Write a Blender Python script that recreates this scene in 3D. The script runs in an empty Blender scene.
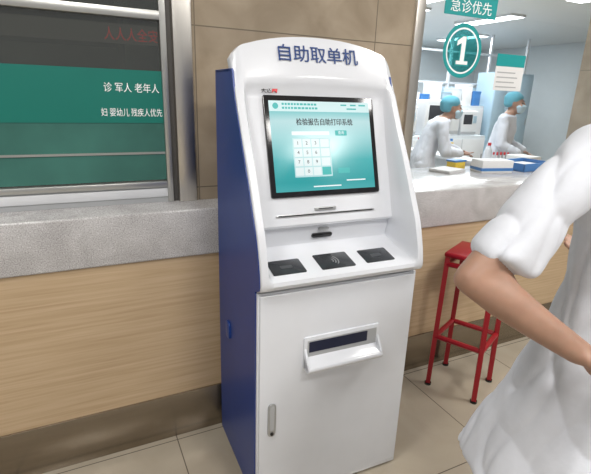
import bpy, bmesh, math, random
from mathutils import Vector, Matrix, noise as mnoise
random.seed(4)
SC=bpy.context.scene
COL=SC.collection
try:
    SC.view_settings.view_transform='Standard'
    SC.view_settings.look='None'
except Exception: pass

# ---------------------------------------------------------------- materials
def mat(name,color,rough=.5,metal=0,emit=None,es=0,noise=0,nscale=8,bump=0,spec=None,coat=0,sss=0,stretch=None):
    m=bpy.data.materials.new(name); m.use_nodes=True
    nt=m.node_tree; b=nt.nodes['Principled BSDF']
    b.inputs['Roughness'].default_value=rough
    b.inputs['Metallic'].default_value=metal
    if spec is not None: b.inputs['Specular IOR Level'].default_value=spec
    if coat: b.inputs['Coat Weight'].default_value=coat; b.inputs['Coat Roughness'].default_value=.08
    if sss:
        b.inputs['Subsurface Weight'].default_value=sss; b.inputs['Subsurface Radius'].default_value=(1,.35,.2); b.inputs['Subsurface Scale'].default_value=.012
    if emit:
        b.inputs['Emission Color'].default_value=(*emit,1); b.inputs['Emission Strength'].default_value=es
    tc=nt.nodes.new('ShaderNodeTexCoord')
    n=nt.nodes.new('ShaderNodeTexNoise'); n.inputs['Scale'].default_value=nscale; n.inputs['Detail'].default_value=4
    if stretch:
        mp=nt.nodes.new('ShaderNodeMapping'); mp.inputs['Scale'].default_value=stretch
        nt.links.new(tc.outputs['Object'],mp.inputs['Vector']); nt.links.new(mp.outputs['Vector'],n.inputs['Vector'])
    else: nt.links.new(tc.outputs['Object'],n.inputs['Vector'])
    r=nt.nodes.new('ShaderNodeValToRGB')
    k=noise if noise else .02
    r.color_ramp.elements[0].position=.3; r.color_ramp.elements[1].position=.7
    r.color_ramp.elements[0].color=(*[c*(1-k) for c in color],1)
    r.color_ramp.elements[1].color=(*[min(1,c*(1+k)) for c in color],1)
    nt.links.new(n.outputs['Fac'],r.inputs['Fac'])
    nt.links.new(r.outputs['Color'],b.inputs['Base Color'])
    if bump:
        bp=nt.nodes.new('ShaderNodeBump'); bp.inputs['Strength'].default_value=bump; bp.inputs['Distance'].default_value=.01
        nt.links.new(n.outputs['Fac'],bp.inputs['Height']); nt.links.new(bp.outputs['Normal'],b.inputs['Normal'])
    return m

def ramp(nt,pts):
    r=nt.nodes.new('ShaderNodeValToRGB'); e=r.color_ramp.elements
    while len(e)<len(pts): e.new(.5)
    for i,(p,c) in enumerate(pts): e[i].position=p; e[i].color=(*c,1)
    return r

def marble_mat():
    m=bpy.data.materials.new('speckled_marble'); m.use_nodes=True; nt=m.node_tree; b=nt.nodes['Principled BSDF']
    tc=nt.nodes.new('ShaderNodeTexCoord')
    n1=nt.nodes.new('ShaderNodeTexNoise'); n1.inputs['Scale'].default_value=240; n1.inputs['Detail'].default_value=3
    n2=nt.nodes.new('ShaderNodeTexNoise'); n2.inputs['Scale'].default_value=9; n2.inputs['Detail'].default_value=8; n2.inputs['Distortion'].default_value=.8
    for n in (n1,n2): nt.links.new(tc.outputs['Object'],n.inputs['Vector'])
    r1=ramp(nt,[(.30,(.32,.30,.30)),(.45,(.50,.49,.49)),(.6,(.60,.59,.59)),(.74,(.78,.77,.78))])
    r2=ramp(nt,[(.3,(.80,.79,.79)),(.65,(1,1,1))])
    nt.links.new(n1.outputs['Fac'],r1.inputs['Fac']); nt.links.new(n2.outputs['Fac'],r2.inputs['Fac'])
    x=nt.nodes.new('ShaderNodeMixRGB'); x.blend_type='MULTIPLY'; x.inputs['Fac'].default_value=1
    nt.links.new(r1.outputs['Color'],x.inputs[1]); nt.links.new(r2.outputs['Color'],x.inputs[2])
    nt.links.new(x.outputs['Color'],b.inputs['Base Color']); b.inputs['Roughness'].default_value=.2
    return m

def wood_mat():
    m=bpy.data.materials.new('maple_laminate'); m.use_nodes=True; nt=m.node_tree; b=nt.nodes['Principled BSDF']
    tc=nt.nodes.new('ShaderNodeTexCoord'); mp=nt.nodes.new('ShaderNodeMapping'); mp.inputs['Scale'].default_value=(1.1,42,38)
    n=nt.nodes.new('ShaderNodeTexNoise'); n.inputs['Scale'].default_value=3; n.inputs['Detail'].default_value=6; n.inputs['Distortion'].default_value=.25
    nt.links.new(tc.outputs['Object'],mp.inputs['Vector']); nt.links.new(mp.outputs['Vector'],n.inputs['Vector'])
    r=ramp(nt,[(.3,(.46,.325,.195)),(.5,(.52,.38,.235)),(.7,(.57,.425,.275))])
    nt.links.new(n.outputs['Fac'],r.inputs['Fac']); nt.links.new(r.outputs['Color'],b.inputs['Base Color'])
    b.inputs['Roughness'].default_value=.30
    return m

def tile_mat(name,c1,c2,grout,size,rough,axes='XY',off=(0,0),dist=1.1,sc=3.2,coat=0):
    m=bpy.data.materials.new(name); m.use_nodes=True; nt=m.node_tree; b=nt.nodes['Principled BSDF']
    tc=nt.nodes.new('ShaderNodeTexCoord'); sp=nt.nodes.new('ShaderNodeSeparateXYZ'); cb=nt.nodes.new('ShaderNodeCombineXYZ')
    nt.links.new(tc.outputs['Object'],sp.inputs[0])
    a1=nt.nodes.new('ShaderNodeMath'); a1.operation='ADD'; a1.inputs[1].default_value=off[0]
    a2=nt.nodes.new('ShaderNodeMath'); a2.operation='ADD'; a2.inputs[1].default_value=off[1]
    nt.links.new(sp.outputs[axes[0]],a1.inputs[0]); nt.links.new(sp.outputs[axes[1]],a2.inputs[0])
    nt.links.new(a1.outputs[0],cb.inputs[0]); nt.links.new(a2.outputs[0],cb.inputs[1])
    br=nt.nodes.new('ShaderNodeTexBrick'); br.offset=0; br.inputs['Scale'].default_value=1
    br.inputs['Brick Width'].default_value=size[0]; br.inputs['Row Height'].default_value=size[1]
    br.inputs['Mortar Size'].default_value=.0025; br.inputs['Mortar Smooth'].default_value=.2
    nt.links.new(cb.outputs[0],br.inputs['Vector'])
    n=nt.nodes.new('ShaderNodeTexNoise'); n.inputs['Scale'].default_value=sc; n.inputs['Detail'].default_value=8; n.inputs['Distortion'].default_value=dist
    nt.links.new(tc.outputs['Object'],n.inputs['Vector'])
    r=ramp(nt,[(.3,c1),(.7,c2)])
    nt.links.new(n.outputs['Fac'],r.inputs['Fac'])
    nt.links.new(r.outputs['Color'],br.inputs['Color1']); nt.links.new(r.outputs['Color'],br.inputs['Color2'])
    br.inputs['Mortar'].default_value=(*grout,1)
    nt.links.new(br.outputs['Color'],b.inputs['Base Color']); b.inputs['Roughness'].default_value=rough
    if coat: b.inputs['Coat Weight'].default_value=coat; b.inputs['Coat Roughness'].default_value=.03
    return m

def glass_mat(name,tint=(1,1,1),base=.05,op=0,opc=(.5,.5,.5)):
    m=bpy.data.materials.new(name); m.use_nodes=True; nt=m.node_tree
    for n in list(nt.nodes):
        if n.type!='OUTPUT_MATERIAL': nt.nodes.remove(n)
    out=[n for n in nt.nodes if n.type=='OUTPUT_MATERIAL'][0]
    t=nt.nodes.new('ShaderNodeBsdfTransparent'); t.inputs[0].default_value=(*tint,1)
    g=nt.nodes.new('ShaderNodeBsdfGlossy'); g.inputs['Roughness'].default_value=.02
    lw=nt.nodes.new('ShaderNodeLayerWeight'); lw.inputs[0].default_value=.5
    pw=nt.nodes.new('ShaderNodeMath'); pw.operation='POWER'; pw.inputs[1].default_value=4
    nt.links.new(lw.outputs['Facing'],pw.inputs[0])
    ad=nt.nodes.new('ShaderNodeMath'); ad.operation='MULTIPLY_ADD'; ad.inputs[1].default_value=.6; ad.inputs[2].default_value=base; ad.use_clamp=True
    nt.links.new(pw.outputs[0],ad.inputs[0])
    x=nt.nodes.new('ShaderNodeMixShader'); nt.links.new(ad.outputs[0],x.inputs[0]); nt.links.new(t.outputs[0],x.inputs[1]); nt.links.new(g.outputs[0],x.inputs[2])
    last=x
    if op:
        d=nt.nodes.new('ShaderNodeBsdfDiffuse'); d.inputs[0].default_value=(*opc,1)
        y=nt.nodes.new('ShaderNodeMixShader'); y.inputs[0].default_value=op
        nt.links.new(x.outputs[0],y.inputs[1]); nt.links.new(d.outputs[0],y.inputs[2]); last=y
    nt.links.new(last.outputs[0],out.inputs[0])
    return m

def screen_mat():
    m=bpy.data.materials.new('lit_display'); m.use_nodes=True; nt=m.node_tree; b=nt.nodes['Principled BSDF']
    tc=nt.nodes.new('ShaderNodeTexCoord'); sp=nt.nodes.new('ShaderNodeSeparateXYZ'); nt.links.new(tc.outputs['Generated'],sp.inputs[0])
    r=ramp(nt,[(0,(.06,.45,.47)),(.10,(.02,.38,.40)),(.34,(.06,.48,.50)),(.60,(.42,.78,.80)),(.78,(.62,.88,.90)),(.88,(.30,.70,.72)),(1,(.42,.76,.78))])
    nt.links.new(sp.outputs['Z'],r.inputs['Fac']); nt.links.new(r.outputs['Color'],b.inputs['Emission Color'])
    b.inputs['Emission Strength'].default_value=.8; b.inputs['Base Color'].default_value=(.02,.05,.05,1); b.inputs['Roughness'].default_value=.15
    return m

M={}
M['white']=mat('white_powder_coat',(.69,.71,.755),.22,coat=.3)
M['white2']=mat('white_satin',(.68,.69,.71),.4)
M['blue']=mat('blue_powder_coat',(.008,.045,.25),.35,noise=.06)
M['bluelatch']=mat('blue_latch_plastic',(.015,.06,.28),.3)
M['bluedark']=mat('dark_blue_plastic',(.006,.010,.035),.3)
M['bluetxt']=mat('blue_lettering',(.010,.045,.19),.6)
M['black']=mat('black_plastic',(.010,.010,.012),.12)
M['pad']=mat('dark_reader_glass',(.025,.028,.032),.18)
M['padicon']=mat('reader_icon_grey',(.22,.23,.24),.4)
M['paddim']=mat('reader_icon_dim',(.055,.06,.065),.4)
M['dark']=mat('dark_void',(.02,.022,.03),.7)
M['grey']=mat('grey_metal',(.42,.43,.44),.35,metal=.7)
M['greyp']=mat('grey_plastic',(.4,.41,.42),.4)
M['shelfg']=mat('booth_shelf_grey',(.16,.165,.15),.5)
M['steel']=mat('brushed_steel',(.72,.69,.64),.32,metal=1,noise=.10,nscale=3,stretch=(8,8,.4))
M['steel2']=mat('kick_plate_steel',(.29,.245,.19),.25,metal=.9,noise=.08,nscale=3,stretch=(.4,1,14))
M['alu']=mat('aluminium',(.55,.55,.53),.3,metal=.8)
M['darkframe']=mat('dark_frame',(.07,.065,.06),.4)
M['marble']=marble_mat(); M['wood']=wood_mat()
M['floor']=tile_mat('floor_tiles',(.39,.34,.265),(.45,.40,.32),(.14,.12,.095),(.6,.6),.10,'XY',(.32,.02))
M['tile']=tile_mat('beige_wall_tiles',(.29,.23,.16),(.45,.37,.275),(.18,.15,.11),(.8,.6),.05,'XZ',(.35,.15),dist=.6,sc=4.5,coat=.6)
M['screen']=screen_mat()
M['glass']=glass_mat('clear_glass',base=.03)
M['glassdim']=glass_mat('tinted_glass',(.62,.66,.62),base=.14,op=.08,opc=(.25,.26,.24))
M['tealfilm']=glass_mat('teal_film',(.45,.80,.80),base=.03,op=.22,opc=(.03,.35,.36))
M['frost']=mat('frosted_green_film',(.045,.145,.12),.12,noise=.3,nscale=3)
M['teal']=mat('teal_sign',(.006,.165,.13),.35)
M['teal2']=mat('teal_sign_bright',(.012,.27,.27),.45,emit=(.015,.33,.32),es=.15)
M['wt']=mat('white_lettering',(.85,.85,.85),.6,emit=(.8,.8,.8),es=.15)
M['ledrefl']=mat('red_led_reflection',(.24,.02,.02),.5,emit=(.50,.03,.03),es=.35)  # red glow put into the material for a reflected LED sign
M['red']=mat('red_paint',(.33,.007,.015),.35)
M['redp']=mat('red_plastic',(.6,.03,.04),.4)
M['yellowp']=mat('yellow_plastic',(.75,.52,.04),.4)
M['bluep']=mat('blue_plastic',(.05,.20,.50),.4)
M['skin']=mat('skin',(.37,.215,.15),.5,noise=.12,nscale=18,bump=.08,sss=.25)
M['coat']=mat('white_cotton',(.66,.68,.735),.85,noise=.03,nscale=30,bump=.2)
M['capb']=mat('teal_nonwoven',(.10,.33,.42),.8,bump=.2)
M['mask']=mat('mask_fabric',(.50,.66,.75),.8)
M['hair']=mat('black_hair',(.015,.012,.011),.45,noise=.4,nscale=60,bump=.3)
M['eye']=mat('eye_dark',(.02,.015,.012),.2)
M['lip']=mat('lips',(.36,.16,.13),.5)
M['shoe']=mat('white_shoe',(.6,.6,.6),.5)
M['paper']=mat('paper',(.76,.76,.76),.7)
M['wall']=mat('painted_wall',(.68,.72,.74),.6)
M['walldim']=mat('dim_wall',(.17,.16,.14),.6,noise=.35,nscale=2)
M['ceil']=mat('ceiling_panel',(.75,.77,.78),.7)
M['lamp']=mat('lamp_panel',(.9,.9,.9),.5,emit=(.93,.97,1),es=6)
M['cab']=mat('lab_cabinet_blue',(.36,.49,.58),.4)
M['cab2']=mat('lab_cabinet_grey',(.62,.66,.69),.4)
M['uiwhite']=mat('ui_white',(.1,.1,.1),.3,emit=(.84,.93,.94),es=.9)
M['uikey']=mat('ui_key',(.1,.1,.1),.3,emit=(.76,.88,.89),es=.88)
M['uipanel']=mat('ui_panel',(.1,.1,.1),.3,emit=(.46,.76,.78),es=.85)
M['uihead']=mat('ui_header',(.1,.1,.1),.3,emit=(.62,.86,.87),es=.85)
M['uigreen']=mat('ui_teal',(.02,.1,.1),.3,emit=(.02,.40,.38),es=.9)
M['uiblack']=mat('ui_black',(.005,.01,.015),.5,emit=(.005,.015,.03),es=.2)

# ---------------------------------------------------------------- helpers
def link(o,parent=None):
    COL.objects.link(o)
    if parent: o.parent=parent
    return o
def meta(o,label=None,category=None,group=None,kind=None):
    if label: o['label']=label
    if category: o['category']=category
    if group: o['group']=group
    if kind: o['kind']=kind
    return o
def empty(name,loc=(0,0,0),yaw=0,**k):
    o=bpy.data.objects.new(name,None); o.empty_display_size=.1; o.location=loc; o.rotation_euler=(0,0,yaw); link(o); meta(o,**k); return o
def finish(bm,name,m,parent=None,ang=40,smooth=True,**k):
    bmesh.ops.recalc_face_normals(bm,faces=bm.faces)
    if smooth:
        for f in bm.faces: f.smooth=True
        a=math.radians(ang)
        for e in bm.edges:
            if len(e.link_faces)==2 and e.calc_face_angle(0)>a: e.smooth=False
    me=bpy.data.meshes.new(name); bm.to_mesh(me); bm.free()
    for x in (m if isinstance(m,(list,tuple)) else [m]): me.materials.append(x)
    o=bpy.data.objects.new(name,me); link(o,parent); meta(o,**k); return o
def addbox(bm,a,b,bev=0,seg=2,M4=None):
    r=bmesh.ops.create_cube(bm,size=1); vs=r['verts']
    c=[(a[i]+b[i])/2 for i in range(3)]; s=[abs(b[i]-a[i]) for i in range(3)]
    for v in vs: v.co=Vector([c[i]+v.co[i]*s[i] for i in range(3)])
    if bev:
        es=list({e for v in vs for e in v.link_edges})
        g=bmesh.ops.bevel(bm,geom=es,offset=bev,segments=seg,profile=.5,affect='EDGES')
        vs=list({v for f in g['faces'] for v in f.verts}|{v for v in vs if v.is_valid})
    if M4 is not None:
        for v in vs: v.co=M4@v.co
    return vs
def box(name,a,b,m,parent=None,bev=0,M4=None,seg=2,**k):
    bm=bmesh.new(); addbox(bm,a,b,bev,seg,M4); return finish(bm,name,m,parent,**k)
def addtube(bm,p,q,r1,r2=None,seg=12):
    p=Vector(p);q=Vector(q); r2=r1 if r2 is None else r2
    d=q-p; L=d.length; rot=Vector((0,0,1)).rotation_difference(d).to_matrix().to_4x4()
    bmesh.ops.create_cone(bm,cap_ends=True,segments=seg,radius1=r1,radius2=r2,depth=L,matrix=Matrix.Translation((p+q)/2)@rot)
def tube(name,p,q,r,m,parent=None,r2=None,seg=16,**k):
    bm=bmesh.new(); addtube(bm,p,q,r,r2,seg); return finish(bm,name,m,parent,**k)
def prism(name,poly,m,parent,fn,d0,d1,bev=0,seg=2,**k):
    bm=bmesh.new(); n=len(poly)
    A=[bm.verts.new(fn(a,b,d0)) for a,b in poly]; B=[bm.verts.new(fn(a,b,d1)) for a,b in poly]
    bm.faces.new(A); bm.faces.new(B[::-1])
    for i in range(n): bm.faces.new([A[i],A[(i+1)%n],B[(i+1)%n],B[i]])
    if bev: bmesh.ops.bevel(bm,geom=[e for e in bm.edges],offset=bev,segments=seg,profile=.5,affect='EDGES')
    return finish(bm,name,m,parent,**k)
def annulus(name,r0,r1,m,parent,fn,d,n=64,a0=0,a1=360):
    bm=bmesh.new(); full=(a1-a0)>=360; k=n if full else n+1
    an=[math.radians(a0+(a1-a0)*i/n) for i in range(k)]
    A=[bm.verts.new(fn(r0*math.cos(t),r0*math.sin(t),d)) for t in an]
    B=[bm.verts.new(fn(r1*math.cos(t),r1*math.sin(t),d)) for t in an]
    for i in range(n): bm.faces.new([A[i],A[(i+1)%k],B[(i+1)%k],B[i]])
    return finish(bm,name,m,parent)
def rrect(a0,b0,a1,b1,r,n=6):
    pts=[]
    for cx,cy,s in ((a1-r,b1-r,0),(a0+r,b1-r,90),(a0+r,b0+r,180),(a1-r,b0+r,270)):
        for i in range(n+1):
            t=math.radians(s+90*i/n); pts.append((cx+r*math.cos(t),cy+r*math.sin(t)))
    return pts
def circ(cx,cy,r,n=48): return [(cx+r*math.cos(2*math.pi*i/n),cy+r*math.sin(2*math.pi*i/n)) for i in range(n)]
def text(s,size,m,parent,M4,name='lettering',bold=0,align='CENTER',sp=1.0,ext=.0004,sx=1,width=None,**k):
    cu=bpy.data.curves.new(name,'FONT'); cu.body=s; cu.size=size; cu.align_x=align; cu.align_y='CENTER'; cu.extrude=ext; cu.offset=bold; cu.space_character=sp
    cu.resolution_u=4
    o=bpy.data.objects.new(name,cu); COL.objects.link(o); bpy.context.view_layer.update()
    me=bpy.data.meshes.new_from_object(o.evaluated_get(bpy.context.evaluated_depsgraph_get()))
    bpy.data.objects.remove(o)
    if width and len(me.vertices):
        xs=[v.co.x for v in me.vertices]; ys=[v.co.y for v in me.vertices]; w=max(xs)-min(xs)
        sx=width/w if w else 1; cx=(max(xs)+min(xs))/2; cy=(max(ys)+min(ys))/2
        for v in me.vertices: v.co.x=(v.co.x-(cx if align=='CENTER' else min(xs)))*sx; v.co.y-=cy
    me.materials.clear(); me.materials.append(m)
    me.transform(M4); me.name=name
    q=bpy.data.objects.new(name,me); link(q,parent); meta(q,**k); return q
def frame(o,x,y):
    x=Vector(x).normalized(); y=Vector(y).normalized(); z=x.cross(y); m=Matrix((x,y,z)).transposed().to_4x4(); m.translation=Vector(o); return m

# ---------------------------------------------------------------- camera
f=455.373; th=.3033; ps=.4588; ro=.0337
fw=Vector((math.sin(ps)*math.cos(th),math.cos(ps)*math.cos(th),-math.sin(th)))
r0=Vector((math.cos(ps),-math.sin(ps),0)); u0=r0.cross(fw)
r2=r0*math.cos(ro)+u0*math.sin(ro); u2=-r0*math.sin(ro)+u0*math.cos(ro)
cd=bpy.data.cameras.new('camera'); cam=bpy.data.objects.new('camera',cd); link(cam)
mm=Matrix((r2,u2,-fw)).transposed().to_4x4(); mm.translation=Vector((0,-1.6559,1.42)); cam.matrix_world=mm
cd.sensor_fit='HORIZONTAL'; cd.sensor_width=36; cd.lens=f/591*36; cd.clip_start=.02
SC.camera=cam

# ---------------------------------------------------------------- room shell
S=dict(kind='structure')
box('floor',(-4,-5,-.05),(11,9,0),M['floor'],**S)
box('ceiling',(-4,-5,3.0),(11,.15,3.05),M['ceil'],**S)
box('ceiling.001',(-4,.15,2.75),(11,9,2.8),M['ceil'],**S)
box('wall_centre',(.437,.15,.9975),(1.452,.60,2.75),M['tile'],**S)
box('wall_upper',(-4,.15,2.35),(.437,.30,3.0),M['tile'],**S)
box('wall_header',(1.452,.15,2.35),(11,.30,3.0),M['tile'],**S)
box('wall_inner',(1.30,.63,0),(1.42,9,2.75),M['wall'],**S)
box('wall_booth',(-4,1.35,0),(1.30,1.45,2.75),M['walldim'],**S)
box('wall_back',(1.42,8.6,0),(11,8.7,2.75),M['wall'],**S)
box('wall_right',(10.6,.63,0),(10.7,8.6,2.75),M['wall'],**S)
box('wall_end',(3.35,.15,.9975),(4.2,.6,2.35),M['tile'],**S)
box('trim_1',(.368,.138,.9975),(.437,.20,2.35),M['steel'],bev=.004,**S)
box('trim_2',(1.452,.136,.9975),(1.505,.20,2.35),M['steel'],bev=.004,**S)
box('trim_3',(.347,.160,.9975),(.368,.19,2.35),M['darkframe'],**S)
box('trim_4',(.325,.150,.9975),(.347,.19,2.35),M['alu'],bev=.002,**S)
box('trim_5',(-1.6,.145,1.655),(.325,.19,1.685),M['alu'],bev=.002,**S)
box('trim_6',(-1.6,.145,1.058),(.325,.19,1.08),M['alu'],bev=.003,**S)
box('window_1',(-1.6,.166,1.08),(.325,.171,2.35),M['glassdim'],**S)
box('window_2',(1.505,.166,.9975),(3.35,.173,2.35),M['glass'],**S)
box('trim_7',(-1.6,.150,1.018),(.325,.165,1.052),M['white2'],bev=.003,**S)
box('trim_8',(-1.6,.155,.9975),(.325,.17,1.058),M['greyp'],**S)
box('trim_9',(-1.6,.158,1.185),(.325,.166,1.193),M['alu'],**S)
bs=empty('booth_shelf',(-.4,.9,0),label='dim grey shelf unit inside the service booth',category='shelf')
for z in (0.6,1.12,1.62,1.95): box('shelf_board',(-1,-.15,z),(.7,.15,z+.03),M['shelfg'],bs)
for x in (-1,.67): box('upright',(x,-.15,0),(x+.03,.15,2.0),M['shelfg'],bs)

# counter
ct=empty('service_counter',(0,0,0),label='long service counter with speckled marble top and maple front',category='counter')
box('marble_top',(-4,.0,.811),(11,.62,.997),M['marble'],ct,bev=.008,seg=3)
box('front_panel',(-4,.012,.206),(11,.6,.811),M['wood'],ct)
box('kick_plate',(-4,.004,0),(11,.02,.206),M['steel2'],ct,bev=.002,label='brownish reflective steel kick plate')

# ---------------------------------------------------------------- kiosk
W=.5945; DP=.436
KI=empty('self_service_kiosk',(.4609,-.4795,0),-.0263,label='white and blue self-service report printing kiosk with lit touch screen',category='kiosk')
rows=[ # inner v,z / wing v,z
((.274,1.600),(.272,1.600)),((.264,1.570),(.262,1.570)),((.249,1.525),(.247,1.525)),((.236,1.485),(.233,1.485)),((.231,1.466),(.227,1.466)),
((.234,1.450),(.220,1.450)),((.239,1.428),(.212,1.428)),((.236,1.405),(.204,1.400)),((.207,1.310),(.160,1.315)),((.1805,1.222),(.112,1.228)),((.153,1.133),(.068,1.145)),
((.139,1.087),(.042,1.090)),((.124,1.038),(.016,1.040)),((.116,1.012),(.006,1.018)),((.120,1.003),(.002,1.005)),((.138,.996),(-.003,.992)),((.150,.945),(-.016,.950)),
((.146,.934),(-.020,.936)),((.132,.926),(-.023,.924)),((.03,.901),(-.027,.903)),((-.015,.890),(-.029,.892)),((-.029,.882),(-.031,.882)),((-.033,.870),(-.031,.870)),((-.026,.857),(-.026,.857)),((-.006,.846),(-.006,.846)),((.01,.842),(.01,.842))]
us=[0,.0008,.0018,.0035,.014,.024,.0285,.033,.0375,.042,.09,.13,.17,.21,.25]; us=us+[W/2]+[W-u for u in us[::-1]]
def arch(u):
    s=abs(2*u/W-1); z=1.600-.050*s**2.2
    if s>.84: z-=.030*((s-.84)/.16)**2.4
    return z
def sst(x): x=max(0,min(1,x)); return x*x*(3-2*x)
bm=bmesh.new(); G=[]
for (iv,iz),(wv,wz) in rows:
    r=[]
    for u in us:
        d=min(u,W-u); k=sst((d-.024)/(.018))
        v=wv+(iv-wv)*k; z=wz+(iz-wz)*k
        if d<.0035: v+=.0035*(1-d/.0035)**2
        if z>1.40:
            t=max(0,(z-1.40)/.20); z=z+t*(arch(u)-1.60)
        r.append(bm.verts.new((u,v,z)))
    G.append(r)
nu=len(us)
for i in range(len(rows)-1):
    for j in range(nu-1): bm.faces.new([G[i][j],G[i][j+1],G[i+1][j+1],G[i+1][j]])
B=[]
for i,r in enumerate(rows):
    B.append([bm.verts.new((us[j],r[1][0]+.030,G[i][j].co.z)) for j in (0,nu-1)])
for i in range(len(rows)-1):
    bm.faces.new([G[i][0],G[i+1][0],B[i+1][0],B[i][0]]); bm.faces.new([G[i][-1],B[i][1],B[i+1][1],G[i+1][-1]])
T=[bm.verts.new((us[j],.302,G[0][j].co.z-.002)) for j in range(nu)]
for j in range(nu-1): bm.faces.new([G[0][j],T[j],T[j+1],G[0][j+1]])
T2=[bm.verts.new((us[j],.262,1.465)) for j in range(nu)]
for j in range(nu-1): bm.faces.new([T[j],T2[j],T2[j+1],T[j+1]])
bmesh.ops.remove_doubles(bm,verts=bm.verts,dist=.0002)
finish(bm,'front_shell',M['white'],KI,ang=40)
core=[(.30,1.470),(.29,1.44),(.28,1.405),(.25,1.30),(.21,1.2),(.175,1.05),(.175,.94),(.17,.915),(.05,.885),(.03,.84),(.030,.05),(DP,.05),(DP,1.478),(.30,1.478)]
prism('body',core,M['blue'],KI,lambda a,b,c:(c,a,b),.006,W-.014,label='blue steel cabinet body')
side=[(r[1][0]+.010,r[1][1]) for r in rows if r[1][1]<1.48]
side=[(.243,1.490)]+side[1:]+[(.012,.835),(.012,.03),(DP,.03),(DP,1.490)]
prism('side_panel',side,M['blue'],KI,lambda a,b,c:(c,a,b),-.003,.003,label='blue side panel')
prism('side_panel',side,M['blue'],KI,lambda a,b,c:(c,a,b),W-.016,W-.010,label='blue side panel')
box('top_cover',(-.003,.262,1.480),(W-.010,DP,1.491),M['blue'],KI,bev=.002)
box('plinth',(.02,.03,0),(W-.02,DP-.02,.05),M['dark'],KI)
box('lower_frame',(0,.002,.008),(W,.035,.838),M['white'],KI,bev=.002)
dr=box('door',(.006,-.006,.030),(W-.006,.010,.832),M['white'],KI,bev=.003,seg=3)
fz=lambda v:(lambda a,b,c:(a,v-c,b))
lk=prism('handle',rrect(.036,.310,.064,.440,.013),M['grey'],dr,fz(-.006),0,.005,bev=.0015,label='chrome flush lock handle')
prism('handle_insert',rrect(.042,.335,.058,.432,.0075),M['greyp'],lk,fz(-.011),-.001,.0012)
prism('keyhole',circ(.050,.322,.006,20),M['black'],lk,fz(-.011),-.001,.002)
# output tray
ty=-.006
x0,x1,z0,z1=.158,.450,.550,.664
tr=prism('output_tray',rrect(x0,z0,x1,z1,.006),M['white'],dr,fz(ty),-.001,.006,bev=.0022,label='white printout tray with projecting lip')
prism('slot_opening',rrect(x0+.012,z0+.034,x1-.012,z1-.013,.002),M['greyp'],tr,fz(ty),.004,.0065)
prism('slot_mouth',rrect(x0+.018,z0+.058,x1-.050,z1-.018,.002),M['bluedark'],tr,fz(ty),.005,.0078,label='dark paper slot')
LP=.042
lipprof=[(ty-.004,z0+.044),(ty-LP+.008,z0+.022),(ty-LP,z0+.018),(ty-LP-.003,z0+.010),(ty-LP+.002,z0+.000),(ty-LP+.010,z0-.004),(ty-.003,z0-.001)]
prism('tray_lip',lipprof,M['white'],tr,lambda a,b,c:(c,a,b),x0+.001,x1-.001,bev=.0025,seg=3)
chk=[(ty-.004,z0+.076),(ty-LP*.50,z0+.050),(ty-LP*.85,z0+.031),(ty-LP+.001,z0+.020),(ty-LP-.001,z0+.008),(ty-.003,z0+.003)]
for c0,c1 in ((x0+.001,x0+.009),(x1-.009,x1-.001)): prism('tray_cheek',chk,M['white'],tr,lambda a,b,c:(c,a,b),c0,c1,bev=.0022,seg=3)
prism('side_handle',rrect(.285,.530,.330,.600,.016),M['bluelatch'],KI,lambda a,b,c:(-.003-c,a,b),-.001,.007,bev=.002,label='blue recessed side grip')
# screen
SU=(.0,.2905,.9568)
def scr(a,b,c=0): return (a,.1425+.2905*b-.9568*c,1.099+.9568*b+.2905*c)
sx0,sx1,SH=.094,.503,.3287
bz=prism('touch_screen',rrect(sx0,0,sx1,SH,.006),M['black'],KI,scr,-.004,.007,bev=.0015,label='black framed touch screen showing a teal printing menu')
dx0,dx1,db0,db1=sx0+.017,sx1-.017,.017,SH-.017
dw,dh=dx1-dx0,db1-db0
prism('display',[(dx0,db0),(dx1,db0),(dx1,db1),(dx0,db1)],M['screen'],bz,scr,.0062,.0078)
def ui(s0,t0,s1,t1,m,c=.0082,nm='menu_panel',r=.002):
    return prism(nm,rrect(dx0+s0*dw,db1-t1*dh,dx0+s1*dw,db1-t0*dh,r,3),m,bz,scr,.0076,c)
def uit(s,size,m,sx,t,bold=0,c=.0088,width=None,nm='lettering',ext=.0001):
    return text(s,size,m,bz,frame(scr(dx0+sx*dw,db1-t*dh,c),(1,0,0),SU),nm,bold,ext=ext,width=width)
ui(.0,.0,1,.115,M['uihead'],c=.0079,r=.0005)
for t in (.035,.078):
    a=.12
    while a<.46:
        w_=random.uniform(.018,.03); ui(a,t-.011,a+w_,t+.011,M['uigreen'],c=.0083,r=.0006,nm='menu_caption'); a+=w_+.008
for (a,b,t) in ((.70,.76,.035),(.80,.86,.035),(.89,.96,.035),(.76,.86,.078)):
    ui(a,t-.008,b,t+.008,M['uigreen'],c=.0083,r=.0008,nm='menu_caption')
prism('menu_emblem',circ(dx0+.06*dw,db1-.057*dh,.010,24),M['uigreen'],bz,scr,.0076,.0083)
for dxx in (-.0005,.0005):
    uit('检验报告自助打印系统',.0245,M['uiblack'],.525+dxx/dw,.230,width=.212,c=.0089+dxx*.2)
ui(.19,.335,.56,.378,M['uiwhite']); ui(.62,.325,.74,.385,M['uigreen'])
uit('查询',.012,M['uiwhite'],.68,.355)
ui(.19,.41,.56,.845,M['uipanel'])
keys=['1','2','3','4','5','6','7','8','9','0']
for i in range(4):
    for j in range(3):
        a=.200+j*.086; t=.422+i*.105; ui(a,t,a+.077,t+.090,M['uikey'],c=.0086,nm='menu_key',r=.001)
        n=i*3+j; ch=keys[n] if n<9 else ('0' if j==1 else None)
        if ch: uit(ch,.016,M['uiblack'],a+.0385,t+.045,c=.009)
for i in range(4):
    t=.422+i*.105; ui(.460,t,.548,t+.090,M['uikey'] if i<3 else M['uigreen'],c=.0086,nm='menu_key',r=.001)
ui(.62,.755,.74,.815,M['uigreen'],c=.0086,nm='menu_key',r=.001)
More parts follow.
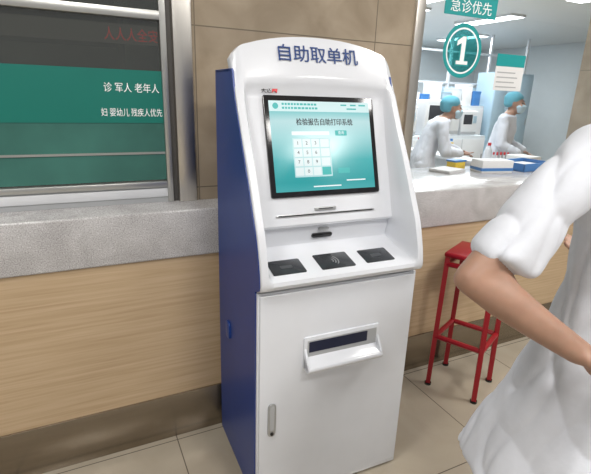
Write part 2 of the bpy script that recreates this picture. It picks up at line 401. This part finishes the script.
for (a,b,t) in ((.70,.90,.90),(.36,.64,.955)):
    ui(a,t-.007,b,t+.007,M['uiwhite'],c=.0083,r=.0006,nm='menu_caption')
prism('maker_emblem',[(sx0+.034,SH+.008),(sx0+.042,SH+.014),(sx0+.050,SH+.008),(sx0+.054,SH+.024),(sx0+.034,SH+.024)],M['redp'],KI,scr,-.001,.0075)
text('天达',.020,M['black'],KI,frame(scr(sx0+.014,SH+.016,.0072),(1,0,0),SU),'maker_lettering',width=.034)
for dxx in (-.0004,.0004):
    text('自助取单机',.058,M['bluetxt'],KI,frame((W/2+.003+dxx,.2540,1.547),(1,0,0),(0,.325,.946)),'header_lettering',bold=0,ext=.0006+dxx*.1,width=.292)
cs=prism('card_slot',rrect(.104,-.064,.478,-.056,.003),M['grey'],KI,scr,-.002,.003,bev=.0008,label='thin receipt slot')
prism('slot_gap',rrect(.112,-.062,.47,-.0585,.001),M['black'],cs,scr,.002,.0036)
prism('slot_mouth',rrect(.245,-.050,.325,-.038,.003),M['grey'],cs,scr,-.002,.004,bev=.0008)
prism('slot_gap',rrect(.258,-.0455,.313,-.0425,.001),M['black'],cs,scr,.003,.0046)
lf=lambda a,b,c:(a,.148-.2*(b-.0)-c,.940+b)
prism('scanner_window',rrect(.246,.012,.322,.028,.006),M['black'],KI,lf,-.004,.006,bev=.001)
prism('scanner_hood',rrect(.268,.040,.305,.048,.003),M['grey'],KI,lf,-.004,.008,bev=.001)
def shf(a,b,c=0): return (a,.02+b*.972-c*.236,.8995+b*.236+c*.972)
for i,(c0,hw,hd,b0) in enumerate(((.106,.056,.038,.014),(.277,.062,.042,.016),(.440,.056,.038,.016))):
    p=prism('card_reader',rrect(c0-hw,b0-hd,c0+hw,b0+hd,.005),M['pad'],KI,shf,-.004,.0012,bev=.0005,label='dark card reader pad')
    if i==1:
        g=lambda a,b,c:shf(c0-.014+a,b0+b,c)
        for rr in (.012,.021,.030): annulus('reader_icon',rr,rr-.0038,M['padicon'],p,g,.0016,16,-50,50)
    else:
        prism('reader_icon',rrect(c0-.020,b0-.008,c0+.020,b0+.008,.002),M['paddim'],p,shf,.0005,.0016)

# ---------------------------------------------------------------- signs
def signframe(x,y,z): return frame((x,y,z),(1,0,0),(0,0,1))
cf=lambda a,b,c:(a,-c,b)
sg=empty('priority_notice',(.1,.164,1.30),label='teal notice strip with white priority lettering on booth glass',category='sign')
prism('board',[(-.40,.0),(.225,.0),(.225,.185),(-.40,.185)],M['teal'],sg,cf,0,.004)
prism('frosted_film',[(-.40,-.215),(.225,-.215),(.225,-.0),(-.40,-.0)],M['frost'],sg,cf,0,.002)
text('诊 军人 老年人',.035,M['wt'],sg,signframe(.118,-.005,.124),width=.190)
text('妇 婴幼儿 残疾人优先',.031,M['wt'],sg,signframe(.114,-.005,.038),width=.212)
led=empty('led_reflection',(.23,.1705,1.600),label='dark strip with faint red mirrored lettering standing in for a reflected LED sign',category='sign')
box('housing',(-.45,0,-.03),(.09,.02,.035),M['darkframe'],led)
text('安全人人人',.046,M['ledrefl'],led,frame((0,-.0003,.002),(-1,0,0),(0,0,1)),width=.18,ext=.0002)  # reflection of an LED sign, imitated by dim glowing mirrored text
ps_=empty('priority_sign',(1.80,.165,1.805),label='teal plate reading emergency priority in white on the glass',category='sign')
prism('board',rrect(-.165,.0,.170,.14,.004),M['teal2'],ps_,cf,0,.003)
text('急诊优先',.062,M['wt'],ps_,signframe(0.002,-.004,.043),width=.265)
ns=empty('window_number_sign',(1.780,.164,1.650),label='round teal sign with white ring and number one on glass',category='sign')
prism('film_disc',circ(0,0,.100),M['tealfilm'],ns,cf,.0004,.0008)
annulus('outer_ring',.125,.106,M['teal2'],ns,cf,.001)
annulus('inner_ring',.106,.098,M['wt'],ns,cf,.001)
def one(w): return [(x+(w if x>0 else -w),y+(w if y>0 else -w)) for x,y in ((-.036,-.062),(.040,-.062),(.040,-.046),(.014,-.046),(.014,.066),(-.006,.066),(-.040,.044),(-.040,.022),(-.012,.036),(-.012,-.046),(-.036,-.046))]
prism('numeral_edge',one(.006),M['teal2'],ns,cf,.0008,.0014)
prism('numeral',one(0),M['wt'],ns,cf,.0008,.0026)
no=empty('wall_notice',(2.075,.165,1.475),label='white and teal paper notice on the glass',category='notice')
prism('sheet',rrect(-.05,0,.16,.18,.003),M['paper'],no,cf,0,.001)
prism('banner',rrect(-.05,.12,.16,.18,.003),M['teal2'],no,cf,0,.0015)
for i in range(4): prism('text_line',rrect(-.035,.015+i*.024,.12-.02*(i%2),.021+i*.024,.001),M['greyp'],no,cf,.0005,.0014)

# ---------------------------------------------------------------- stool
A_=Vector((1.550,-.135,0));B_=Vector((1.655,-.345,0));C_=Vector((1.870,-.245,0))
cen=(A_+C_)/2
D_=cen+(cen-B_)
st=empty('bar_stool',cen,label='tall red steel bar stool with square tube legs',category='stool')
feet=[p-cen for p in (A_,B_,C_,D_)]
HT=.71
tops=[Vector((p.x*.92,p.y*.92,HT)) for p in feet]
for p,q in zip(feet,tops):
    bm=bmesh.new(); addtube(bm,p+Vector((0,0,.008)),q,.016,seg=4); finish(bm,'leg',M['red'],st,ang=30)
    tube('foot_cap',p,p+Vector((0,0,.012)),.017,M['black'],st,seg=12)
for z,nm in ((.28,'footrest'),(HT-.04,'rail')):
    for i in range(4):
        p=feet[i].lerp(tops[i],z/HT);q=feet[(i+1)%4].lerp(tops[(i+1)%4],z/HT)
        bm=bmesh.new(); addtube(bm,p,q,.013,seg=8); finish(bm,nm,M['red'],st)
yw=math.atan2((B_-A_).y,(B_-A_).x)
box('seat',(-.126,-.126,HT-.005),(.126,.126,HT+.02),M['red'],st,bev=.010,seg=3,M4=Matrix.Rotation(yw,4,'Z'))

# ---------------------------------------------------------------- people
def ell(c,r,rot=None): return (Vector(c),Vector(r) if hasattr(r,'__len__') else Vector((r,r,r)))
ico=bmesh.new(); bmesh.ops.create_icosphere(ico,subdivisions=3,radius=1); ICO=[v.co.copy() for v in ico.verts]; ico.free()
def hull(bm,*els):
    t=bmesh.new()
    for c,r in els:
        for v in ICO: t.verts.new((c.x+v.x*r.x,c.y+v.y*r.y,c.z+v.z*r.z))
    g=bmesh.ops.convex_hull(t,input=t.verts[:])
    bad=[x for x in set(g['geom_interior'])|set(g['geom_unused']) if isinstance(x,bmesh.types.BMVert)]
    if bad: bmesh.ops.delete(t,geom=list(set(bad)),context='VERTS')
    me=bpy.data.meshes.new('t'); t.to_mesh(me); t.free(); bm.from_mesh(me); bpy.data.meshes.remove(me)
def crease(co,amp):
    q=Vector((co.x*8+co.z*2.4,co.y*8-co.z*1.6,co.z*1.7))
    r1=max(0,1-abs(mnoise.noise(q)*2.8)); r1=r1**3
    q2=Vector((co.x*12-co.z*4,co.y*12,co.z*3.4+5)); r2_=max(0,1-abs(mnoise.noise(q2)*3))**3
    s2=mnoise.noise(Vector((co.x*5,co.y*5,co.z*2+3)))
    return amp*(.60-r1*.65-r2_*.40+s2*.35)
def remesh(bm,name,m,parent,vox,sm=3,disp=0,fold=0,**k):
    bmesh.ops.recalc_face_normals(bm,faces=bm.faces)
    me=bpy.data.meshes.new(name); bm.to_mesh(me); bm.free(); o=bpy.data.objects.new(name,me); COL.objects.link(o)
    a=o.modifiers.new('r','REMESH'); a.mode='VOXEL'; a.voxel_size=vox; a.use_smooth_shade=True
    if sm: s=o.modifiers.new('s','SMOOTH'); s.iterations=sm; s.factor=.6
    if disp:
        tx=bpy.data.textures.new('folds','CLOUDS'); tx.noise_scale=.06; d=o.modifiers.new('d','DISPLACE'); d.texture=tx; d.strength=disp; d.mid_level=.5
    bpy.context.view_layer.update()
    me2=bpy.data.meshes.new_from_object(o.evaluated_get(bpy.context.evaluated_depsgraph_get()))
    bpy.data.objects.remove(o); bpy.data.meshes.remove(me)
    if fold:
        ns_=[v.normal.copy() for v in me2.vertices]
        for v,nn in zip(me2.vertices,ns_): v.co+=nn*crease(v.co,fold)
    me2.name=name; me2.materials.clear(); me2.materials.append(m)
    for p in me2.polygons: p.use_smooth=True
    q=bpy.data.objects.new(name,me2); link(q,parent); meta(q,**k); return q
def hand(bm,w,d,s,curl=.5,k=1.0):
    w=Vector(w); d=Vector(d).normalized(); s=Vector(s); s=(s-d*s.dot(d)).normalized(); n=d.cross(s)
    pe=w+d*.085*k
    for o in (-.03,-.01,.012,.03):
        hull(bm,ell(w+d*.01+s*o*.6,.015*k),ell(pe+s*o*k,.0125*k))
    hull(bm,ell(w+d*.02-s*.018*k,.013*k),ell(pe-s*.03*k,.011*k),ell(pe+s*.03*k,.012*k),ell(w+d*.02+s*.02*k,.014*k))
    for o,L in ((.030,.068),(.010,.077),(-.010,.072),(-.029,.057)):
        p=pe+s*o*k; dd=d; rr=.0088*k
        for i,fr in enumerate((.45,.3,.25)):
            c=curl*(.35+.35*i); dd=(dd*math.cos(c)-n*math.sin(c)*1).normalized() if i==0 else (dd*math.cos(curl*.5)-n*math.sin(curl*.5)).normalized()
            q=p+dd*L*fr*k; hull(bm,ell(p,rr),ell(q,rr*.92)); p=q; rr*=.92
    p=w+d*.025*k+s*.022*k; q=p+(d*.6+s*.75-n*.25).normalized()*.042*k; r_=q+(d*.9+s*.25-n*.35).normalized()*.032*k
    hull(bm,ell(p,.014*k),ell(q,.0105*k)); hull(bm,ell(q,.0105*k),ell(r_,.009*k))
def person(base,yaw,J,vox,label,sleeve='short',cap=False,mask=False,hem=.55,flare=(.20,.16),thumb=((0,1,0),(0,1,0)),fold=.010):
    P=empty('person',(base[0],base[1],0),yaw,label=label,category='person')
    V=lambda n:Vector(J[n])
    bm=bmesh.new()
    pel,wa,ch,nk,hc=V('pelvis'),V('waist'),V('chest'),V('neck'),V('head')
    hull(bm,ell(pel,(.145,.095,.09)),ell(wa,(.118,.082,.07)))
    hull(bm,ell(wa,(.118,.082,.07)),ell(ch,(.142,.095,.12)))
    hull(bm,ell(ch,(.142,.095,.10)),ell(V('sh_l'),.043),ell(V('sh_r'),.043),ell(nk,(.06,.06,.03)))
    hull(bm,ell(nk,(.058,.058,.04)),ell(hc+Vector((0,-.012,-.07)),(.050,.055,.03)))
    hull(bm,ell(hc+Vector((0,-.015,.03)),(.075,.092,.082)),ell(hc+Vector((0,.03,-.02)),(.062,.058,.07)))
    hull(bm,ell(hc+Vector((0,.03,-.02)),(.060,.058,.06)),ell(hc+Vector((0,.055,-.085)),(.030,.028,.022)))
    hull(bm,ell(hc+Vector((0,.088,.012)),.009),ell(hc+Vector((0,.106,-.030)),(.014,.013,.011)))
    hull(bm,ell(hc+Vector((0,.086,-.058)),(.024,.010,.008)))
    for sx in (-1,1):
        hull(bm,ell(hc+Vector((sx*.076,-.005,.012)),(.008,.018,.022)),ell(hc+Vector((sx*.074,-.002,-.018)),(.007,.012,.014)))
        hull(bm,ell(hc+Vector((sx*.045,.074,-.022)),(.02,.014,.02)))
    for s in 'lr':
        sh,el,wr=V('sh_'+s),V('el_'+s),V('wr_'+s); hp,kn,an=V('hip_'+s),V('kn_'+s),V('an_'+s)
        mid=sh.lerp(el,.45)
        hull(bm,ell(sh,.044),ell(mid,.041)); hull(bm,ell(mid,.041),ell(sh.lerp(el,.85),.037)); hull(bm,ell(sh.lerp(el,.85),.037),ell(el,(.033,.034,.033)))
        out=((el-sh).normalized()-(wr-el).normalized()).normalized()
        hull(bm,ell(el,(.030,.032,.030)),ell(el+out*.020,.017))
        m2=el.lerp(wr,.28)-out*.004; m3=el.lerp(wr,.62)
        hull(bm,ell(el,(.033,.034,.033)),ell(m2,(.040,.038,.039))); hull(bm,ell(sh.lerp(el,.88),.033),ell(m2-out*.006,.031)); hull(bm,ell(m2,(.040,.038,.039)),ell(m3,.032)); hull(bm,ell(m3,.032),ell(wr,(.027,.022,.024)))
        hand(bm,wr,(wr-el),thumb[0 if s=='l' else 1],.45 if s=='l' else .6)
        hull(bm,ell(hp,(.085,.09,.09)),ell(kn,.055)); hull(bm,ell(kn,.055),ell(kn.lerp(an,.35)+Vector((0,-.01,0)),.053)); hull(bm,ell(kn.lerp(an,.35)+Vector((0,-.01,0)),.053),ell(an,.036))
        hull(bm,ell(an+Vector((0,-.03,-.035)),(.033,.035,.03)),ell(an+Vector((0,.13,-.045)),(.04,.04,.02)))
    body=remesh(bm,'body',M['skin'],P,vox,3)
    for sx in (-1,1):
        b=bmesh.new(); hull(b,ell(hc+Vector((sx*.031,.080,.008)),(.013,.008,.006))); finish(b,'eye',M['eye'],body)
        b=bmesh.new(); hull(b,ell(hc+Vector((sx*.018,.088,.030)),.004),ell(hc+Vector((sx*.044,.078,.032)),.004)); finish(b,'eyebrow',M['hair'],body)
    if not mask:
        b=bmesh.new(); hull(b,ell(hc+Vector((0,.094,-.058)),(.021,.006,.005))); finish(b,'mouth',M['lip'],body)
    b=bmesh.new()
    if cap:
        hull(b,ell(hc+Vector((0,-.022,.055)),(.088,.098,.072)),ell(hc+Vector((0,-.035,-.0)),(.082,.080,.045)))
        remesh(b,'surgical_cap',M['capb'],body,.012,2,disp=.008)
    else:
        hull(b,ell(hc+Vector((0,-.020,.045)),(.084,.096,.078)),ell(hc+Vector((0,-.045,-.03)),(.078,.065,.06)))
        remesh(b,'hair',M['hair'],body,.009,2,disp=.006)
    if mask:
        b=bmesh.new(); hull(b,ell(hc+Vector((0,.052,-.030)),(.068,.055,.035)),ell(hc+Vector((0,.062,-.080)),(.045,.036,.02)),ell(hc+Vector((0,.10,-.03)),(.018,.018,.02)))
        remesh(b,'face_mask',M['mask'],body,.009,2)
    b=bmesh.new()
    hull(b,ell(pel,(.168,.120,.08)),ell(wa,(.148,.108,.07)))
    hull(b,ell(wa,(.148,.108,.07)),ell(ch,(.158,.112,.12)))
    hull(b,ell(ch,(.158,.112,.10)),ell(V('sh_l')+Vector((0,0,.002)),.053),ell(V('sh_r')+Vector((0,0,.002)),.053),ell(nk+Vector((0,0,-.03)),(.075,.075,.03)))
    hx=J.get('hemc',(pel.x,pel.y,hem))
    n=30
    kk=lambda t:1+.09*math.sin(3*t+.6)+.06*math.sin(6*t)
    for i in range(n):
        t=2*math.pi*i/n; k=kk(t)
        a=Vector((pel.x+.125*math.cos(t),pel.y+.082*math.sin(t),pel.z)); c=Vector((hx[0]+flare[0]*k*math.cos(t),hx[1]+flare[1]*k*math.sin(t),hem))
        t2=2*math.pi*(i+1)/n;k2=kk(t2)
        a2=Vector((pel.x+.125*math.cos(t2),pel.y+.082*math.sin(t2),pel.z)); c2=Vector((hx[0]+flare[0]*k2*math.cos(t2),hx[1]+flare[1]*k2*math.sin(t2),hem))
        hull(b,ell(a,.040),ell(c,.007),ell(a2,.040),ell(c2,.007),ell((pel.x,pel.y,pel.z),.02),ell((hx[0],hx[1],hem),.008))
    for s in 'lr':
        sh,el,wr=V('sh_'+s),V('el_'+s),V('wr_'+s)
        if sleeve=='short':
            e=sh.lerp(el,.76)
            hull(b,ell(sh,.053),ell(sh.lerp(el,.40),.054)); hull(b,ell(sh.lerp(el,.40),.054),ell(e,(.050,.058,.026)),ell(e+Vector((.032,0,-.033)),(.038,.052,.018)))
        else:
            e=el.lerp(wr,.9); hull(b,ell(sh,.060),ell(el,.052)); hull(b,ell(el,.052),ell(e,.040))
    remesh(b,'coat',M['coat'],P,max(vox*.8,.0055),4,fold=fold,label='white short-sleeved medical coat' if sleeve=='short' else 'white long-sleeved lab coat')
    b=bmesh.new()
    for s in 'lr':
        hp,kn,an=V('hip_'+s),V('kn_'+s),V('an_'+s)
        hull(b,ell(hp,(.098,.10,.08)),ell(kn,.075)); hull(b,ell(kn,.075),ell(an+Vector((0,0,.03)),(.062,.066,.03)))
    remesh(b,'trousers',M['coat'],P,.012,2)
    for s in 'lr':
        an=V('an_'+s); b=bmesh.new(); hull(b,ell(an+Vector((0,-.035,-.045)),(.042,.045,.042)),ell(an+Vector((0,.15,-.058)),(.048,.045,.028)))
        for v in b.verts: v.co.z=max(v.co.z,0)
        finish(b,'shoe',M['shoe'],P,ang=60)
    return P
J1=dict(pelvis=(0,0,.92),waist=(0,.0,1.04),chest=(0,.0,1.20),neck=(0,-.01,1.37),head=(0,.03,1.50),
 sh_l=(-.170,-.005,1.325),el_l=(-.418,-.070,1.095),wr_l=(-.225,-.145,.975),sh_r=(.171,0,1.325),el_r=(.25,.03,1.04),wr_r=(.17,.25,1.02),
 hip_l=(-.085,0,.85),hip_r=(.085,0,.85),kn_l=(-.095,.02,.48),kn_r=(.095,.02,.48),an_l=(-.10,0,.08),an_r=(.10,0,.08),hemc=(-.09,0,.5))
person((1.080,-1.160),-math.radians(20.4),J1,.007,'person in white short-sleeved coat, hand on hip, standing by kiosk',flare=(.205,.17),fold=.012)
J2=dict(pelvis=(0,0,.84),waist=(0,.04,.97),chest=(0,.11,1.12),neck=(0,.17,1.24),head=(0,.235,1.335),
 sh_l=(-.165,.14,1.19),el_l=(-.21,.20,.94),wr_l=(-.12,.38,.91),sh_r=(.165,.14,1.19),el_r=(.21,.19,.93),wr_r=(.12,.36,.91),
 hip_l=(-.085,0,.78),hip_r=(.085,0,.78),kn_l=(-.09,.04,.44),kn_r=(.09,.04,.44),an_l=(-.10,0,.08),an_r=(.10,0,.08))
J3=dict(pelvis=(0,0,.86),waist=(0,.02,.99),chest=(0,.05,1.14),neck=(0,.07,1.29),head=(0,.11,1.40),
 sh_l=(-.165,.06,1.24),el_l=(-.22,.07,.98),wr_l=(-.17,.25,.90),sh_r=(.165,.06,1.24),el_r=(.22,.07,.98),wr_r=(.17,.25,.90),
 hip_l=(-.085,0,.79),hip_r=(.085,0,.79),kn_l=(-.09,.04,.44),kn_r=(.09,.04,.44),an_l=(-.10,0,.08),an_r=(.10,0,.08))
person((3.29,2.08),math.radians(-126),J2,.012,'lab worker in white coat, teal cap and mask bending over bench',sleeve='long',cap=True,mask=True,hem=.5,thumb=((1,0,0),(-1,0,0)),fold=.012)
person((4.25,1.98),math.radians(-150),J3,.012,'standing lab worker in white coat, teal cap and mask',sleeve='long',cap=True,mask=True,hem=.5,thumb=((1,0,0),(-1,0,0)),fold=.012)

# ---------------------------------------------------------------- lab contents
lb=empty('lab_bench',(3.83,2.0,0),label='white lab bench beside the workers',category='table')
box('bench_top',(-.12,-.9,.78),(.12,1.3,.82),M['white2'],lb,bev=.004)
box('bench_body',(-.10,-.86,0),(.10,1.26,.78),M['cab2'],lb)
def lab_cab(name,x0,y0,x1,y1,z,m,label,nd=3,glassy=False):
    e=empty(name,((x0+x1)/2,(y0+y1)/2,0),label=label,category='cabinet')
    hx,hy=(x1-x0)/2,(y1-y0)/2
    box('body',(-hx,-hy,0),(hx,hy,z),m,e,bev=.005)
    w=2*hx/nd
    for i in range(nd):
        d=box('door',(-hx+i*w+.01,-hy-.015,.08),(-hx+(i+1)*w-.01,-hy,z-.05),M['white2'] if not glassy else M['cab'],e,bev=.003)
        box('handle',(-hx+(i+1)*w-.06,-hy-.035,z*.5),(-hx+(i+1)*w-.045,-hy-.015,z*.5+.12),M['grey'],d)
    return e
lab_cab('storage_cabinet',5.3,6.9,7.0,7.4,1.9,M['cab2'],'tall grey white storage cabinet against lab wall',4)
lab_cab('storage_cabinet.001',7.9,6.6,9.3,7.2,1.7,M['cab'],'blue fronted lab storage cabinet',3,True)
lab_cab('storage_cabinet.002',4.3,4.1,6.4,4.7,.85,M['cab2'],'low white lab cabinet under analyser machines',4)
lab_cab('storage_cabinet.003',4.7,5.05,7.3,5.45,1.32,M['cab2'],'pale grey chest-high lab cabinet row',6)
lab_cab('storage_cabinet.004',7.45,5.0,8.5,5.45,1.95,M['cab'],'tall pale blue lab cabinet beside the low row',3,True)
def analyser(x,y,z,w,d,h,label):
    e=empty('lab_analyser',(x,y,z),label=label,category='lab machine')
    box('body',(-w/2,-d/2,0),(w/2,d/2,h),M['white2'],e,bev=.02,seg=3)
    box('front_window',(-w*.4,-d/2-.006,h*.45),(w*.15,-d/2+.01,h*.85),M['dark'],e,bev=.004)
    box('panel',(w*.2,-d/2-.008,h*.5),(w*.42,-d/2+.01,h*.8),M['cab'],e,bev=.003)
    box('base_trim',(-w*.48,-d/2-.004,h*.05),(w*.48,-d/2+.01,h*.15),M['greyp'],e,bev=.003)
analyser(4.65,4.4,.85,.6,.45,.45,'white lab analyser with dark window on low cabinet')
analyser(5.45,4.4,.85,.75,.5,.56,'large white lab analyser on low cabinet')
analyser(6.10,4.4,.85,.35,.4,.4,'small white lab analyser on low cabinet')
x=4.8
cols=[('paper','white'),('cab','pale blue'),('cab2','pale grey'),('paper','white'),('bluep','blue')]
for i in range(10):
    w_=random.uniform(.14,.24); h_=random.uniform(.16,.42); c=cols[i%5]
    e=empty('storage_box',(x+w_/2,5.25,1.32),label=c[1]+' supply box on the pale lab cabinets',category='box',group='supply boxes on the lab cabinets')
    box('carton',(-w_/2,-.12,0),(w_/2,.12,h_),M[c[0]],e,bev=.004); box('lid',(-w_/2-.004,-.124,h_-.03),(w_/2+.004,.124,h_+.003),M[c[0]],e,bev=.002)
    x+=w_+.04
gp=empty('glazed_partition',(6,5.9,0),label='white framed glazed partition across the lab',category='partition')
for x in (-2.2,-1.1,0,1.1,2.2,3.3): box('mullion',(x-.025,-.025,0),(x+.025,.025,2.74),M['white2'],gp)
for z in (.9,1.75,2.35): box('transom',(-2.2,-.02,z-.02),(3.3,.02,z+.02),M['white2'],gp)
box('pane',(-2.2,-.003,.9),(3.3,.003,2.35),M['glass'],gp)
box('lower_panel',(-2.2,-.01,0),(3.3,.01,.9),M['cab'],gp)
for i,(x,y,z,w,d) in enumerate([(3.2,1.8,2.745,.3,1.2),(4.6,3.6,2.745,.3,1.2),(5.0,5.0,2.745,.3,1.2),(6.6,4.6,2.745,.3,1.2),(6.4,7.0,2.745,.3,1.2),(8.0,6.6,2.745,.3,1.2),(6.2,2.2,2.745,.3,1.2)]):
    e=empty('ceiling_light',(x,y,z),label='long fluorescent ceiling light panel in the lab',category='light',group='lab ceiling light panels')
    box('housing',(-w/2-.02,-d/2-.02,-.03),(w/2+.02,d/2+.02,.004),M['white2'],e,bev=.003); box('diffuser',(-w/2,-d/2,-.036),(w/2,d/2,-.029),M['lamp'],e)
    l=bpy.data.lights.new('lab_lamp','AREA'); l.shape='RECTANGLE'; l.size=w; l.size_y=d; l.energy=40; l.color=(.90,.97,1)
    lo=bpy.data.objects.new('lab_lamp',l); lo.location=(0,0,-.05); link(lo,e)
for (x,y,en) in ((-.8,-1.2,24),(.9,-2.4,40),(2.6,-1.2,34),(-.8,-3.8,30),(2.6,-3.8,34)):
    e=empty('ceiling_light',(x,y,2.995),label='square fluorescent ceiling panel in the hall',category='light',group='hall ceiling light panels')
    box('housing',(-.32,-.32,-.03),(.32,.32,.004),M['white2'],e,bev=.003); box('diffuser',(-.3,-.3,-.036),(.3,.3,-.029),M['lamp'],e)
    l=bpy.data.lights.new('hall_lamp','AREA'); l.shape='SQUARE'; l.size=.6; l.energy=en*1.04; l.color=(1,.96,.91)
    lo=bpy.data.objects.new('hall_lamp',l); lo.location=(0,0,-.05); link(lo,e)

# ---------------------------------------------------------------- items on counter / bench
e=empty('tissue_box',(2.36,.38,.997),-.2,label='white and blue cardboard box on the counter',category='box')
box('carton',(-.11,-.06,0),(.11,.06,.075),M['paper'],e,bev=.003); box('blue_band',(-.111,-.061,.012),(.111,.061,.03),M['bluep'],e)
e=empty('paper_stack',(2.07,.46,.997),.3,label='low stack of white paper slips',category='paper')
bm=bmesh.new()
for i in range(6): addbox(bm,(-.09+random.uniform(-.006,.006),-.07,i*.003),(.09+random.uniform(-.006,.006),.07,i*.003+.0022))
finish(bm,'sheets',M['paper'],e)
e=empty('document_tray',(2.70,.42,.997),.1,label='shallow blue plastic tray with white slips',category='tray')
bm=bmesh.new(); addbox(bm,(-.16,-.11,0),(.16,.11,.006)); 
for a,b in (((-.16,-.11,0),(-.152,.11,.05)),((.152,-.11,0),(.16,.11,.05)),((-.16,-.11,0),(.16,-.102,.05)),((-.16,.102,0),(.16,.11,.05))): addbox(bm,a,b)
finish(bm,'tray',M['bluep'],e); box('slips',(-.13,-.09,.006),(.13,.09,.03),M['paper'],e)
e=empty('specimen_box',(2.22,.54,.997),.15,label='small yellow lidded specimen box on the counter',category='box')
box('tub',(-.05,-.035,0),(.05,.035,.05),M['yellowp'],e,bev=.004); box('lid',(-.054,-.039,.045),(.054,.039,.058),M['bluep'],e,bev=.003)
def bottle(x,y,z,h,r,capm,label,grp):
    e=empty('bottle',(x,y,z),label=label,category='bottle',group=grp)
    bm=bmesh.new(); pr=[(r,0),(r,h*.62),(r*.9,h*.70),(r*.45,h*.80),(r*.45,h*.86)]
    n=16; L=[[bm.verts.new((a*math.cos(2*math.pi*j/n),a*math.sin(2*math.pi*j/n),zz)) for j in range(n)] for a,zz in pr]
    for i in range(len(L)-1):
        for j in range(n): bm.faces.new([L[i][j],L[i][(j+1)%n],L[i+1][(j+1)%n],L[i+1][j]])
    bm.faces.new(L[0]); bm.faces.new(L[-1]); finish(bm,'bottle_body',M['white2'],e)
    tube('cap',(0,0,h*.85),(0,0,h),r*.5,M[capm],e)
for i,(x,y,h,r,c,l_) in enumerate(((3.88,1.76,.19,.035,'redp','red'),(3.80,2.20,.15,.03,'yellowp','yellow'),(3.88,2.30,.18,.033,'bluep','blue'),(3.79,2.52,.17,.034,'bluep','blue'),(3.88,2.62,.20,.036,'yellowp','yellow'),(3.80,2.75,.15,.03,'redp','red'))):
    bottle(x,y,.82,h,r,c,'white reagent bottle with %s cap on bench'%l_,'reagent bottles on the bench')
e=empty('tube_rack',(3.83,1.56,.82),label='sample tube rack with red caps on bench',category='rack')
box('rack',(-.10,-.05,0),(.10,.05,.05),M['cab'],e,bev=.004)
for i in range(4):
    for j in range(2):
        x=-.075+i*.05; y=-.022+j*.044
        t=tube('tube',(x,y,.01),(x,y,.10),.007,M['paper'],e); tube('cap',(x,y,.095),(x,y,.118),.009,M['redp'],t)
e=empty('supply_box',(3.83,1.30,.82),label='white carton with red panel on bench',category='box')
box('carton',(-.09,-.12,0),(.09,.12,.12),M['paper'],e,bev=.003); box('red_panel',(-.092,-.122,.03),(.0,.0,.08),M['redp'],e)
e=empty('waste_bin',(5.2,3.2,0),label='yellow medical waste bin on the lab floor',category='bin')
bm=bmesh.new(); addtube(bm,(0,0,0),(0,0,.55),.17,.21,24); finish(bm,'bin_body',M['yellowp'],e); tube('lid',(0,0,.55),(0,0,.60),.22,M['yellowp'],e,seg=24)

# ---------------------------------------------------------------- world
w=bpy.data.worlds.new('world'); SC.world=w; w.use_nodes=True
bg=w.node_tree.nodes['Background']; bg.inputs[0].default_value=(.93,.93,.94,1); bg.inputs[1].default_value=.31
